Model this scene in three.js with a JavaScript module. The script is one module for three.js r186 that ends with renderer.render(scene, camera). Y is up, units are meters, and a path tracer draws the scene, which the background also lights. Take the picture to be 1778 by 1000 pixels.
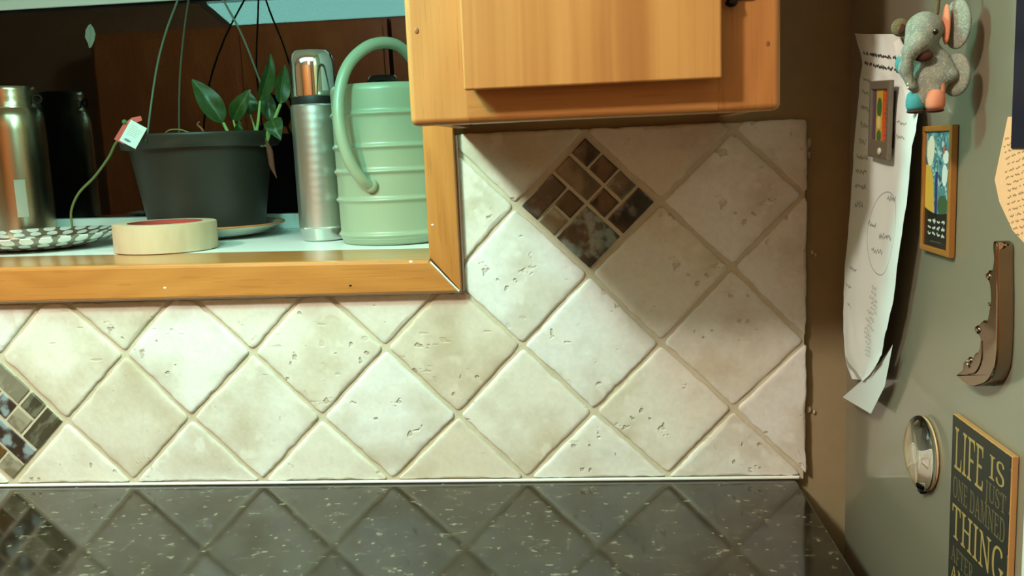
import * as THREE from 'three';
import { RoundedBoxGeometry } from 'three/addons/geometries/RoundedBoxGeometry.js';
import { mergeGeometries, mergeVertices } from 'three/addons/utils/BufferGeometryUtils.js';
import { RectAreaLightUniformsLib } from 'three/addons/lights/RectAreaLightUniformsLib.js';
import { MarchingCubes } from 'three/addons/objects/MarchingCubes.js';

// ---------------------------------------------------------------- camera, sky, exposure
const scene = new THREE.Scene();
scene.background = new THREE.Color(0x020302);               // night outside the window
const camera = new THREE.PerspectiveCamera(2 * Math.atan(500 / 1600) * 180 / Math.PI, 1778 / 1000, 0.02, 30);
camera.position.set(0.2262, 0.3546, 0.9592);
camera.rotation.order = 'YXZ';
camera.rotation.set(-0.1484, 0.0896, -0.0417);
const renderer = new THREE.WebGLRenderer({ antialias: true });
renderer.toneMapping = THREE.LinearToneMapping;
renderer.toneMappingExposure = 0.9;
renderer.shadowMap.enabled = true;

// lamp settings (each lamp's light is made in its builder below)
const PENDANT = { at: [-0.75, 1.38, 1.35], color: [1.0, 0.93, 0.80], cd: 7.6, radius: 0.085 };
const SINK_LAMP = { at: [-0.12, 0.66, 0.388], color: [0.34, 1.0, 0.86], cd: 0.8, radius: 0.04 };
const STRIP = { at: [-0.26, 0.682, 0.222], color: [0.36, 1.0, 0.86], intensity: 6, size: [0.66, 0.14], tilt: 0.2 };
RectAreaLightUniformsLib.init();

// ---------------------------------------------------------------- helpers
const taken = new Map();
const numbered = (n) => { const k = taken.get(n) || 0; taken.set(n, k + 1); return k ? `${n}_${String(k).padStart(3, '0')}` : n; };
function shadowed(o) { o.castShadow = true; o.receiveShadow = true; return o; }
function thing(name, label, category, pos = [0, 0, 0], group) {
  const o = new THREE.Group(); o.name = numbered(name); o.position.set(...pos);
  o.userData = { label, category }; if (group) o.userData.group = group; scene.add(o); return o;
}
function structure(name, label) {
  const o = new THREE.Group(); o.name = numbered(name); o.userData = { kind: 'structure', label, category: name.split('_')[0] }; scene.add(o); return o;
}
function part(name, geo, mat, parent, label) {
  const m = shadowed(new THREE.Mesh(geo, mat)); m.name = name; if (label) m.userData.label = label; parent.add(m); return m;
}
function rng(seed) { let s = seed | 0; return () => { s = (s + 0x6d2b79f5) | 0; let t = Math.imul(s ^ (s >>> 15), 1 | s); t = (t + Math.imul(t ^ (t >>> 7), 61 | t)) ^ t; return ((t ^ (t >>> 14)) >>> 0) / 4294967296; }; }
const hash = (x, y, s) => { let h = Math.imul(x, 374761393) ^ Math.imul(y, 668265263) ^ Math.imul(s, 2147483647 - 1021); h = Math.imul(h ^ (h >>> 13), 1274126177); h ^= h >>> 16; return (h >>> 0) / 4294967296; };
const mod = (a, n) => ((a % n) + n) % n;
function vn(x, y, px, py, s) {                              // value noise that repeats every px, py cells
  const xi = Math.floor(x), yi = Math.floor(y), fx = x - xi, fy = y - yi, u = fx * fx * (3 - 2 * fx), v = fy * fy * (3 - 2 * fy);
  const a = hash(mod(xi, px), mod(yi, py), s), b = hash(mod(xi + 1, px), mod(yi, py), s), c = hash(mod(xi, px), mod(yi + 1, py), s), d = hash(mod(xi + 1, px), mod(yi + 1, py), s);
  return a + (b - a) * u + (c - a) * v + (a - b - c + d) * u * v;
}
function fbm(u, v, px, py, s, oct = 4) { let t = 0, a = 0.5, n = 0; for (let i = 0; i < oct; i++) { t += a * vn(u * px, v * py, px, py, s + i * 17); n += a; a *= 0.5; px *= 2; py *= 2; } return t / n; }
const n1 = (t, s) => { const i = Math.floor(t), f = t - i, u = f * f * (3 - 2 * f); return hash(i, 7, s) * (1 - u) + hash(i + 1, 7, s) * u; };
const clamp = (x, a = 0, b = 1) => Math.min(b, Math.max(a, x));
const sstep = (a, b, x) => { const t = clamp((x - a) / (b - a)); return t * t * (3 - 2 * t); };
function texture(w, h, fn, srgb = true, rep = [1, 1]) {
  const data = new Uint8Array(w * h * 4);
  for (let y = 0; y < h; y++) for (let x = 0; x < w; x++) { const c = fn(x / w, y / h), k = (y * w + x) * 4; data[k] = clamp(c[0], 0, 255); data[k + 1] = clamp(c[1], 0, 255); data[k + 2] = clamp(c[2], 0, 255); data[k + 3] = 255; }
  const t = new THREE.DataTexture(data, w, h); t.magFilter = THREE.LinearFilter; t.minFilter = THREE.LinearMipmapLinearFilter; t.generateMipmaps = true;
  t.wrapS = t.wrapT = THREE.RepeatWrapping; t.repeat.set(...rep); if (srgb) t.colorSpace = THREE.SRGBColorSpace; t.needsUpdate = true; return t;
}
function canvasTexture(w, h, draw) {
  const c = document.createElement('canvas'); c.width = w; c.height = h; draw(c.getContext('2d'), w, h);
  const t = new THREE.CanvasTexture(c); t.colorSpace = THREE.SRGBColorSpace; t.wrapS = t.wrapT = THREE.RepeatWrapping; return t;
}
const mix3 = (a, b, t) => [a[0] + (b[0] - a[0]) * t, a[1] + (b[1] - a[1]) * t, a[2] + (b[2] - a[2]) * t];
const std = (o) => new THREE.MeshStandardMaterial(o);
const phys = (o) => new THREE.MeshPhysicalMaterial(o);
// uv in metres from the dominant normal; v runs along `along`
function planarUV(geo, along = 'y', su = 1, sv = 1, off = [0, 0]) {
  if (!geo.attributes.normal) geo.computeVertexNormals();
  const p = geo.attributes.position, n = geo.attributes.normal, uv = new Float32Array(p.count * 2), ax = { x: 0, y: 1, z: 2 }[along];
  for (let i = 0; i < p.count; i++) {
    const P = [p.getX(i), p.getY(i), p.getZ(i)], N = [Math.abs(n.getX(i)), Math.abs(n.getY(i)), Math.abs(n.getZ(i))];
    let d = N[0] > N[1] && N[0] > N[2] ? 0 : N[1] > N[2] ? 1 : 2, v = ax, u;
    if (d === ax) { v = (ax + 1) % 3; u = (ax + 2) % 3; } else u = 3 - d - ax;
    uv[i * 2] = P[u] / su + off[0]; uv[i * 2 + 1] = P[v] / sv + off[1];
  }
  geo.setAttribute('uv', new THREE.BufferAttribute(uv, 2)); return geo;
}
function box(x0, x1, y0, y1, z0, z1, r = 0) {
  const g = r ? new RoundedBoxGeometry(x1 - x0, y1 - y0, z1 - z0, 3, r) : new THREE.BoxGeometry(x1 - x0, y1 - y0, z1 - z0);
  return g.translate((x0 + x1) / 2, (y0 + y1) / 2, (z0 + z1) / 2);
}
function extrude(pts, depth, bevel = 0, holes) {
  const s = new THREE.Shape(pts.map((p) => new THREE.Vector2(...p))); if (holes) for (const h of holes) s.holes.push(new THREE.Path(h.map((p) => new THREE.Vector2(...p))));
  return new THREE.ExtrudeGeometry(s, { depth: depth - 2 * bevel, bevelEnabled: bevel > 0, bevelThickness: bevel, bevelSize: bevel, bevelOffset: -bevel, bevelSegments: 3, curveSegments: 12 }).translate(0, 0, bevel);
}
const lathe = (pts, seg = 64) => new THREE.LatheGeometry(pts.map((p) => new THREE.Vector2(...p)), seg);
const V = (a) => new THREE.Vector3(...a);
function tube(pts, r, seg = 40, rad = 10, closed = false) { return new THREE.TubeGeometry(new THREE.CatmullRomCurve3(pts.map(V), closed), seg, r, rad, closed); }
function taper(pts, radii, seg = 32, rad = 10) {           // tube whose radius varies along it
  const c = new THREE.CatmullRomCurve3(pts.map(V)), g = new THREE.TubeGeometry(c, seg, 1, rad), p = g.attributes.position;
  for (let i = 0; i <= seg; i++) { const t = i / seg * (radii.length - 1), k = Math.min(radii.length - 2, Math.floor(t)), r = radii[k] + (radii[k + 1] - radii[k]) * (t - k), q = c.getPointAt(i / seg);
    for (let j = 0; j <= rad; j++) { const m = i * (rad + 1) + j; p.setXYZ(m, q.x + (p.getX(m) - q.x) * r, q.y + (p.getY(m) - q.y) * r, q.z + (p.getZ(m) - q.z) * r); } }
  g.computeVertexNormals(); return g;
}
function ball(c, s, seg = 20) { return new THREE.SphereGeometry(1, seg, Math.round(seg * 0.7)).scale(...(Array.isArray(s) ? s : [s, s, s])).translate(...c); }
const sillY = (x) => 0.246 - 0.0125 * x;                    // the window stool is a little out of level

// ---------------------------------------------------------------- materials
const woodTone = (g, f) => mix3(mix3([210, 147, 82], [172, 107, 52], clamp(g)), [140, 82, 36], clamp(f) * 0.5);
function woodMap(seed, w = 512, h = 1024) {                 // u across the grain, v along it
  return texture(w, h, (u, v) => {
    const warp = fbm(u, v, 3, 2, seed, 3) * 0.35, rings = 0.5 + 0.5 * Math.sin((u * 9 + warp * 11) * Math.PI * 2);
    const fine = fbm(u, v, 160, 6, seed + 5, 2), broad = fbm(u, v, 5, 2, seed + 9, 3);
    const pore = fbm(u, v, 220, 14, seed + 31, 1) > 0.83 ? 0.35 : 0;
    return woodTone(0.02 + broad * 0.9 - 0.2 + rings * 0.12 + (fine - 0.5) * 0.2, pore + rings * rings * 0.1);
  });
}
const doorMap = texture(512, 1024, (u, v) => {              // u across the door, v along the grain: broad bands around one arched figure
  const w = u + 0.035 * (fbm(u, v, 2, 3, 71, 2) - 0.5) + 0.02 * Math.sin(v * 9 + 1) * Math.exp(-Math.pow((u - 0.5) / 0.22, 2)) * Math.sign(u - 0.5);
  const band = fbm(w, v, 9, 1, 77, 3), fine = fbm(w, v, 70, 2, 81, 2), eye = Math.exp(-Math.pow((u - 0.5) / 0.06, 2) - Math.pow((v - 0.3) / 0.14, 2));
  const dark = Math.exp(-Math.pow((w - 0.30) * 18, 2)) * 0.42 + Math.exp(-Math.pow((w - 0.67) * 17, 2)) * 0.46 + Math.exp(-Math.pow((w - 0.41) * 40, 2)) * 0.2;
  return woodTone(0.02 + (band - 0.35) * 1.1 + dark - eye * 0.35 + (fine - 0.5) * 0.35, dark * 0.2);
});
const woodA = woodMap(11), woodB = woodMap(42);
const M = {};
M.wood = phys({ map: woodA, roughness: 0.42, clearcoat: 0.35, clearcoatRoughness: 0.25 });
M.wood2 = phys({ map: woodB, roughness: 0.42, clearcoat: 0.35, clearcoatRoughness: 0.25 });
M.woodTrim = phys({ map: woodB, color: 0xfff2e0, roughness: 0.33, clearcoat: 0.6, clearcoatRoughness: 0.14 });
M.door = phys({ map: doorMap, roughness: 0.42, clearcoat: 0.35, clearcoatRoughness: 0.25 });
// tumbled travertine: clouds, pale flecks and pits
const stoneH = (u, v) => { const cl = fbm(u, v, 46, 46, 201, 3), pit = sstep(0.74, 0.82, cl) * sstep(0.46, 0.62, fbm(u, v, 7, 7, 207, 2)); const vein = sstep(0.78, 0.84, fbm(u, v, 26, 64, 211, 2)) * sstep(0.5, 0.66, fbm(u, v, 6, 6, 213, 2)); return Math.max(pit, vein * 0.35); };
const stoneMap = texture(1024, 1024, (u, v) => {
  const a = fbm(u, v, 9, 9, 101, 4), b = fbm(u, v, 22, 22, 131, 3), f = fbm(u, v, 120, 120, 151, 2), pit = stoneH(u, v);
  let c = mix3([242, 240, 234], [216, 206, 188], clamp((a - 0.38) * 2.2)); c = mix3(c, [242, 239, 230], sstep(0.58, 0.74, b) * 0.75);
  c = mix3(c, [176, 162, 136], pit * 0.4); return c.map((x) => x + (f - 0.5) * 10);
});
const stoneBump = texture(1024, 1024, (u, v) => { const f = fbm(u, v, 60, 60, 161, 3), l = fbm(u, v, 14, 14, 171, 2), x = 190 + (f - 0.5) * 46 + (l - 0.5) * 40 - stoneH(u, v) * 150; return [x, x, x]; }, false);
M.stones = [0xffffff, 0xfcf8f0, 0xf1ebe0, 0xfdfcf8, 0xf2e8da].map((c) => std({ map: stoneMap, bumpMap: stoneBump, bumpScale: 0.0015, color: c, roughness: 0.72 }));
const groutMap = texture(256, 256, (u, v) => { const a = fbm(u, v, 60, 60, 301, 3), b = fbm(u, v, 8, 8, 305, 2); return mix3([222, 213, 190], [202, 190, 162], clamp(a * 0.6 + b * 0.5)); });
M.grout = std({ map: groutMap, bumpMap: groutMap, bumpScale: 0.0006, roughness: 0.95 });
const plaster = texture(512, 512, (u, v) => { const a = fbm(u, v, 40, 40, 401, 3), b = fbm(u, v, 5, 5, 405, 3); return mix3([176, 158, 122], [162, 143, 107], clamp(a * 0.5 + b * 0.6)); });
M.wall = std({ map: plaster, bumpMap: plaster, bumpScale: 0.0008, roughness: 0.85 });
M.white = std({ color: 0xe9ebe4, roughness: 0.35 });
M.caulk = std({ color: 0xf4f3ea, roughness: 0.5 });
M.ceiling = std({ color: 0xcfc9b8, roughness: 0.9 });
M.floor = std({ map: woodA, color: 0x9a7a5c, roughness: 0.5 });
const granite = texture(1024, 1024, (u, v) => {
  const a = fbm(u, v, 26, 26, 501, 3), b = fbm(u, v, 70, 60, 511, 2), c = fbm(u, v, 120, 100, 521, 2), d = fbm(u, v, 8, 8, 531, 2);
  let k = mix3([32, 27, 19], [56, 48, 35], clamp(a * 1.2 - 0.15)); k = mix3(k, [84, 78, 62], sstep(0.66, 0.78, b) * 0.7); k = mix3(k, [134, 128, 108], sstep(0.70, 0.77, b * 0.62 + c * 0.38) * 0.8);
  k = mix3(k, [22, 19, 15], sstep(0.62, 0.72, d) * 0.5); return k;
});
M.granite = phys({ map: granite, roughness: 0.09, ior: 1.55 });
M.glass = phys({ color: 0xffffff, transmission: 1, thickness: 0, roughness: 0.0, ior: 1.6 });
M.steelDark = std({ color: 0x2a2622, metalness: 0.8, roughness: 0.4 });
const rub = texture(256, 256, (u, v) => { const x = 120 + (fbm(u, v, 30, 30, 601, 3) - 0.5) * 120; return [x, x, x]; }, false);
M.fridge = phys({ color: new THREE.Color(0x837a68), roughness: 0.28, bumpMap: rub, bumpScale: 0.00004, clearcoat: 0.7, clearcoatRoughness: 0.07 });

// ---------------------------------------------------------------- room shell
{
  const wb = structure('wall_back', 'beige painted kitchen wall with diamond-set stone tile backsplash');
  const H = 1.55, F = -0.92, zf = -0.011, zb = -0.12;
  // painted wall around the window opening (x -1.12 .. 0.053, y 0.235 .. 0.6)
  const w = [box(-3, 1.45, F, 0.225, zb, zf), box(0.0545, 1.45, 0.225, H, zb, zf), box(-3, -1.12, 0.225, H, zb, zf), box(-1.12, 0.0545, 0.705, H, zb, zf)];
  part('painted_plaster', mergeGeometries(w.map((g) => planarUV(g, 'y', 0.5, 0.5))), M.wall, wb);
  // grout bed behind the tiles
  const gb = mergeGeometries([box(-1.3, 0.4425, -0.004, 0.2095, -0.011, -0.0029), box(0.088, 0.4425, 0.2095, 0.3725, -0.011, -0.0029)].map((g) => planarUV(g, 'y', 0.1, 0.1)));
  part('grout', gb, M.grout, wb, 'sandy beige grout between the tiles');

  // lattice of the diamond tiles: one diagonal is 0.148 m; nodes are set slightly by hand
  const D = 0.148, off = new Map();
  for (const [u, v, dx, dy] of [[1, 0, -.0032, .0001], [2, 0, -.0008, -.0001], [3, 0, -.001, -.0016], [4, 0, -.0001, -.0011], [5, 0, .0032, .0018], [.5, .5, -.0006, -.0006], [1.5, .5, -.0024, .0011], [2.5, .5, -.0019, -.0014], [3.5, .5, .0019, -.0013], [4.5, .5, .0009, .0001], [5.5, .5, .0002, .0007], [0, 1, .0036, .0008], [1, 1, .002, .0008], [2, 1, .0002, -.0006], [3, 1, 0, .0009], [4, 1, .0005, 0], [5, 1, -.001, -.0007], [6, 1, .0006, -.0014], [4.5, 1.5, .0003, .0009], [5.5, 1.5, -.0013, .0037], [4, 2, -.0008, .0007], [5, 2, .0009, -.0003], [6, 2, -.0019, .0017], [4.5, 2.5, -.0002, -.0001], [5.5, 2.5, .0007, -.0041]]) off.set(u + ',' + v, [dx, dy]);
  const node = (u, v) => { const o = off.get(u + ',' + v) || [0, 0]; return [(u - 3) * D + o[0], v * D + o[1]]; };
  const clip = (poly, a, b, c) => {                          // keep a x + b y <= c
    const out = []; for (let i = 0; i < poly.length; i++) { const p = poly[i], q = poly[(i + 1) % poly.length], dp = a * p[0] + b * p[1] - c, dq = a * q[0] + b * q[1] - c; if (dp <= 0) out.push(p); if (dp * dq < 0) { const t = dp / (dp - dq); out.push([p[0] + (q[0] - p[0]) * t, p[1] + (q[1] - p[1]) * t]); } } return out;
  };
  const area = (p) => { let a = 0; p.forEach((q, i) => { const r = p[(i + 1) % p.length]; a += q[0] * r[1] - r[0] * q[1]; }); return a / 2; };
  const inset = (poly, d) => { let out = poly; poly.forEach((p, i) => { const q = poly[(i + 1) % poly.length], l = Math.hypot(q[0] - p[0], q[1] - p[1]), nx = (q[1] - p[1]) / l, ny = -(q[0] - p[0]) / l; out = clip(out, nx, ny, nx * p[0] + ny * p[1] - d); }); return out; };
  function outline(poly, r, seed, wob) {                    // rounded, slightly ragged outline
    const pts = []; const n = poly.length;
    for (let i = 0; i < n; i++) {
      const p = poly[i], a = poly[(i + n - 1) % n], b = poly[(i + 1) % n], la = Math.hypot(a[0] - p[0], a[1] - p[1]), lb = Math.hypot(b[0] - p[0], b[1] - p[1]), k = Math.min(r, la * 0.4, lb * 0.4);
      const s = [p[0] + (a[0] - p[0]) / la * k, p[1] + (a[1] - p[1]) / la * k], e = [p[0] + (b[0] - p[0]) / lb * k, p[1] + (b[1] - p[1]) / lb * k];
      for (let j = 0; j <= 4; j++) { const t = j / 4; pts.push([(1 - t) ** 2 * s[0] + 2 * t * (1 - t) * p[0] + t * t * e[0], (1 - t) ** 2 * s[1] + 2 * t * (1 - t) * p[1] + t * t * e[1]]); }
      const k2 = Math.min(r, lb * 0.4), L = lb - k - k2, m = Math.max(1, Math.round(L / 0.0035));
      for (let j = 1; j < m; j++) { const t = k + L * j / m; pts.push([p[0] + (b[0] - p[0]) / lb * t, p[1] + (b[1] - p[1]) / lb * t]); }
    }
    const N = pts.length;
    return pts.map((p, i) => { const q = pts[(i + 1) % N], o = pts[(i + N - 1) % N], tx = q[0] - o[0], ty = q[1] - o[1], l = Math.hypot(tx, ty) || 1; let d = (n1(i * 0.33, seed) - 0.5) * wob * 1.3 + (n1(i * 0.9, seed + 3) - 0.5) * wob * 0.7; if (n1(i * 0.25, seed + 9) > 0.86) d -= wob * 0.8; return [p[0] + ty / l * d, p[1] - tx / l * d]; });
  }
  function slab(out, rings, seed, proud) {                  // rings: [inset, z]; then a domed, uneven face
    const N = out.length; let cx = 0, cy = 0; out.forEach((p) => { cx += p[0] / N; cy += p[1] / N; });
    const pos = [], idx = []; const R = rings.concat([['s', 0.82], ['s', 0.6], ['s', 0.36], ['s', 0.16]]);
    R.forEach(([d, z], k) => out.forEach((p, i) => {
      const l = Math.hypot(p[0] - cx, p[1] - cy), f = d === 's' ? z : 1 - Math.min(d * (1 + (n1(i * 0.3, seed + 21) - 0.4) * 0.9), l * 0.15) / l, x = cx + (p[0] - cx) * f, y = cy + (p[1] - cy) * f;
      const zz = d === 's' ? 0 : z, un = k < 2 ? 0 : (vn(x * 60 + seed, y * 60, 4096, 4096, seed) - 0.5) * 0.0007;
      pos.push(x, y, zz + un + proud);
    }));
    pos.push(cx, cy, proud); const c = pos.length / 3 - 1;
    for (let k = 0; k < R.length - 1; k++) for (let i = 0; i < N; i++) { const a = k * N + i, b = k * N + (i + 1) % N, e = a + N, f = b + N; idx.push(a, b, f, a, f, e); }
    for (let i = 0; i < N; i++) idx.push((R.length - 1) * N + i, (R.length - 1) * N + (i + 1) % N, c);
    const g = new THREE.BufferGeometry(); g.setAttribute('position', new THREE.Float32BufferAttribute(pos, 3)); g.setIndex(idx); g.computeVertexNormals(); return g;
  }
  const glassTile = (hex, hex2, seed, streak) => {
    const A = new THREE.Color(hex), B = new THREE.Color(hex2), a = [A.r, A.g, A.b].map((x) => 255 * Math.pow(x, 1 / 2.2)), b = [B.r, B.g, B.b].map((x) => 255 * Math.pow(x, 1 / 2.2));
    return phys({ map: texture(128, 128, (u, v) => mix3(a, b, sstep(0.42, 0.72, streak ? fbm(u, v, 3, 9, seed, 3) : fbm(u, v, 4, 4, seed, 4)))), roughness: 0.16, clearcoat: 1, clearcoatRoughness: 0.06 });
  };
  const rand = rng(5);
  // mosaic accents: [s0, s1, t0, t1, material]; s runs down-and-across from the top corner, t the other way
  const GM = { dark: glassTile('#2c2824', '#4a4c44', 1), brown: glassTile('#3b2c22', '#4d3a2c', 2), grey: glassTile('#5d594a', '#8a8a7a', 3), slate: glassTile('#2d3230', '#59645f', 4), tan: glassTile('#6b5f4c', '#7d725d', 5), light: glassTile('#857c66', '#aba48e', 6), big: glassTile('#3c3c36', '#8fa09a', 7), cloud: glassTile('#2b2a2b', '#6d7475', 8), blue: glassTile('#3d302a', '#9aaab0', 9), strip: glassTile('#8c8672', '#a8a694', 10, 1), olive: glassTile('#4e4838', '#7d7d68', 12, 1), amber: glassTile('#6a4a22', '#8a642c', 13) };
  const MOSAIC = {
    right: [[0, .225, 0, .215, 'dark'], [.255, .48, 0, .215, 'brown'], [.51, .74, 0, .22, 'grey'], [.77, 1, 0, .475, 'cloud'], [0, .475, .255, .48, 'tan'], [.505, .735, .255, .485, 'brown'], [0, .22, .52, 1, 'slate'], [.25, .475, .52, .745, 'dark'], [.25, .475, .775, 1, 'light'], [.51, 1, .52, 1, 'big']],
    left: [[0, .475, 0, .225, 'strip'], [.51, .74, 0, .225, 'olive'], [.77, 1, 0, .49, 'olive'], [.255, .475, .255, .48, 'blue'], [0, .225, .255, .48, 'light'], [.505, .735, .255, .485, 'light'], [0, .225, .52, 1, 'dark'], [.26, 1, .525, .745, 'blue'], [.26, .48, .775, 1, 'dark'], [.51, .74, .775, 1, 'amber'], [.77, 1, .775, 1, 'light']],
  };
  let count = 0;
  for (let v2 = -1; v2 <= 6; v2++) for (let u2 = -8; u2 <= 13; u2++) {
    if ((u2 + v2) % 2 === 0) continue;                       // tile centres lie between the nodes
    const cu = u2 / 2, cv = v2 / 2, corners = [node(cu, cv - .5), node(cu + .5, cv), node(cu, cv + .5), node(cu - .5, cv)];
    const right = cu === 4.5 && cv === 2, left = cu === 0 && cv === .5;
    let p = inset(corners, right || left ? 0.0045 : 0.0021);
    const upper = (cu - 3) * D > 0.06 && cv * D > 0.2075, yMax = upper || (cu - 3) * D > 0.085 ? 0.3735 : 0.2075; let q = clip(p, 0, -1, -0.0005); q = clip(q, 0, 1, yMax); q = clip(q, 1, 0, 0.4445); q = clip(q, -1, 0, 1.2);
    if (upper) q = clip(q, -1, 0, -0.0888);
    if (q.length < 3 || area(q) < 0.00012) continue;
    const seed = 1000 + (count++) * 37;
    if (right || left) {
      const T = inset(corners, 0.0045), at = (s, t) => { // corners: bottom, right, top, left
        const [b, r, tp, l] = T, x = (1 - s) * (1 - t) * tp[0] + s * (1 - t) * r[0] + s * t * b[0] + (1 - s) * t * l[0], y = (1 - s) * (1 - t) * tp[1] + s * (1 - t) * r[1] + s * t * b[1] + (1 - s) * t * l[1]; return [x, y]; };
      const o = new THREE.Group(); o.name = 'accent_tile'; o.userData.label = right ? 'dark glass mosaic accent tile beside the cabinet' : 'blue and tan glass mosaic accent tile low by the counter'; wb.add(o);
      const bed = clip(T, 0, -1, -0.0005); part('mosaic_grout', planarUV(extrude(bed, 0.004).translate(0, 0, -0.0055), 'y', .1, .1), M.grout, o);
      for (const [s0, s1, t0, t1, m] of MOSAIC[right ? 'right' : 'left']) {
        let poly = [at(s1, t1), at(s1, t0), at(s0, t0), at(s0, t1)]; poly = clip(poly, 0, -1, -0.0005); if (poly.length < 3 || area(poly) < 1e-6) continue;
        const g = slab(outline(poly, 0.0012, seed, 0.00025), [[0, -.005], [0, -.0006], [.0004, -.0001], [.0012, 0]], seed, -0.0002);
        const uv = [], P = g.attributes.position; for (let i = 0; i < P.count; i++) { const x = P.getX(i), y = P.getY(i), c = .7071; uv.push((x * c + y * c) / .05 + s0 * 3.1, (y * c - x * c) / .05 + t0 * 2.3); } g.setAttribute('uv', new THREE.Float32BufferAttribute(uv, 2));
        part('mosaic_glass', g, GM[m], o);
      }
      continue;
    }
    const g = slab(outline(q, 0.0055, seed, 0.0008), [[0, -.006], [0, -.0021], [.0006, -.0012], [.0016, -.0005], [.0034, -.0001], [.007, 0]], seed, (rand() - .5) * .0009);
    const ou = rand() * 7, ov = rand() * 7, rot = Math.floor(rand() * 4), uv = [], P = g.attributes.position;
    for (let i = 0; i < P.count; i++) { const x = P.getX(i) / .42, y = P.getY(i) / .42; const [a, b] = [[x, y], [-y, x], [-x, -y], [y, -x]][rot]; uv.push(a + ou, b + ov); }
    g.setAttribute('uv', new THREE.Float32BufferAttribute(uv, 2));
    part('tile', g, M.stones[Math.floor(rand() * 5)], wb);
  }
  // white caulk bead where the tile meets the worktop, and stray dabs of grout at the cut end of the tile
  part('caulk_bead', tube([[-1.3, -.0012, .0012], [-.6, -.0014, .0012], [-.1, -.001, .0014], [.2, -.0012, .001], [.437, -.001, .001]], .0019, 80, 8), M.caulk, wb, 'white caulk bead along the worktop');
  for (const [x, y, s] of [[.4475, .349, .004], [.4475, .337, .003], [.4515, .2375, .0022], [.455, .235, .0016], [.4495, .07, .003], [.455, .067, .0018], [.4465, .006, .003], [.4455, .345, .0035]]) {
    const g = ball([x, y, -.0095], [s * .8, s * 1.3, s * .7], 10); part('grout_dab', planarUV(g, 'y', .1, .1), M.grout, wb);
  }
  const wl = structure('wall_left', 'beige side wall at the end of the kitchen'); part('painted_plaster', planarUV(box(-3.1, -3, F, H, -.12, 3), 'y', .5, .5), M.wall, wl);
  const wr = structure('wall_right', 'beige wall behind the refrigerator'); part('painted_plaster', planarUV(box(1.45, 1.55, F, H, -.12, 3), 'y', .5, .5), M.wall, wr);
  const wf = structure('wall_front', 'beige wall across the room'); part('painted_plaster', planarUV(box(-3.1, 1.55, F, H, 3, 3.1), 'y', .5, .5), M.wall, wf);
  const fl = structure('floor', 'brown kitchen floor'); part('boards', planarUV(box(-3.1, 1.55, F - .08, F, -.12, 3.1), 'x', .25, .5), M.floor, fl);
  const ce = structure('ceiling', 'off-white kitchen ceiling with soffit over the sink'); part('plaster', box(-3.1, 1.55, H, H + .08, -.12, 3.1), M.ceiling, ce);
  part('soffit', box(-1.4, 0.0885, .7255, H, -.011, .33), M.white, ce, 'white soffit over the sink window');
}

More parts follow.
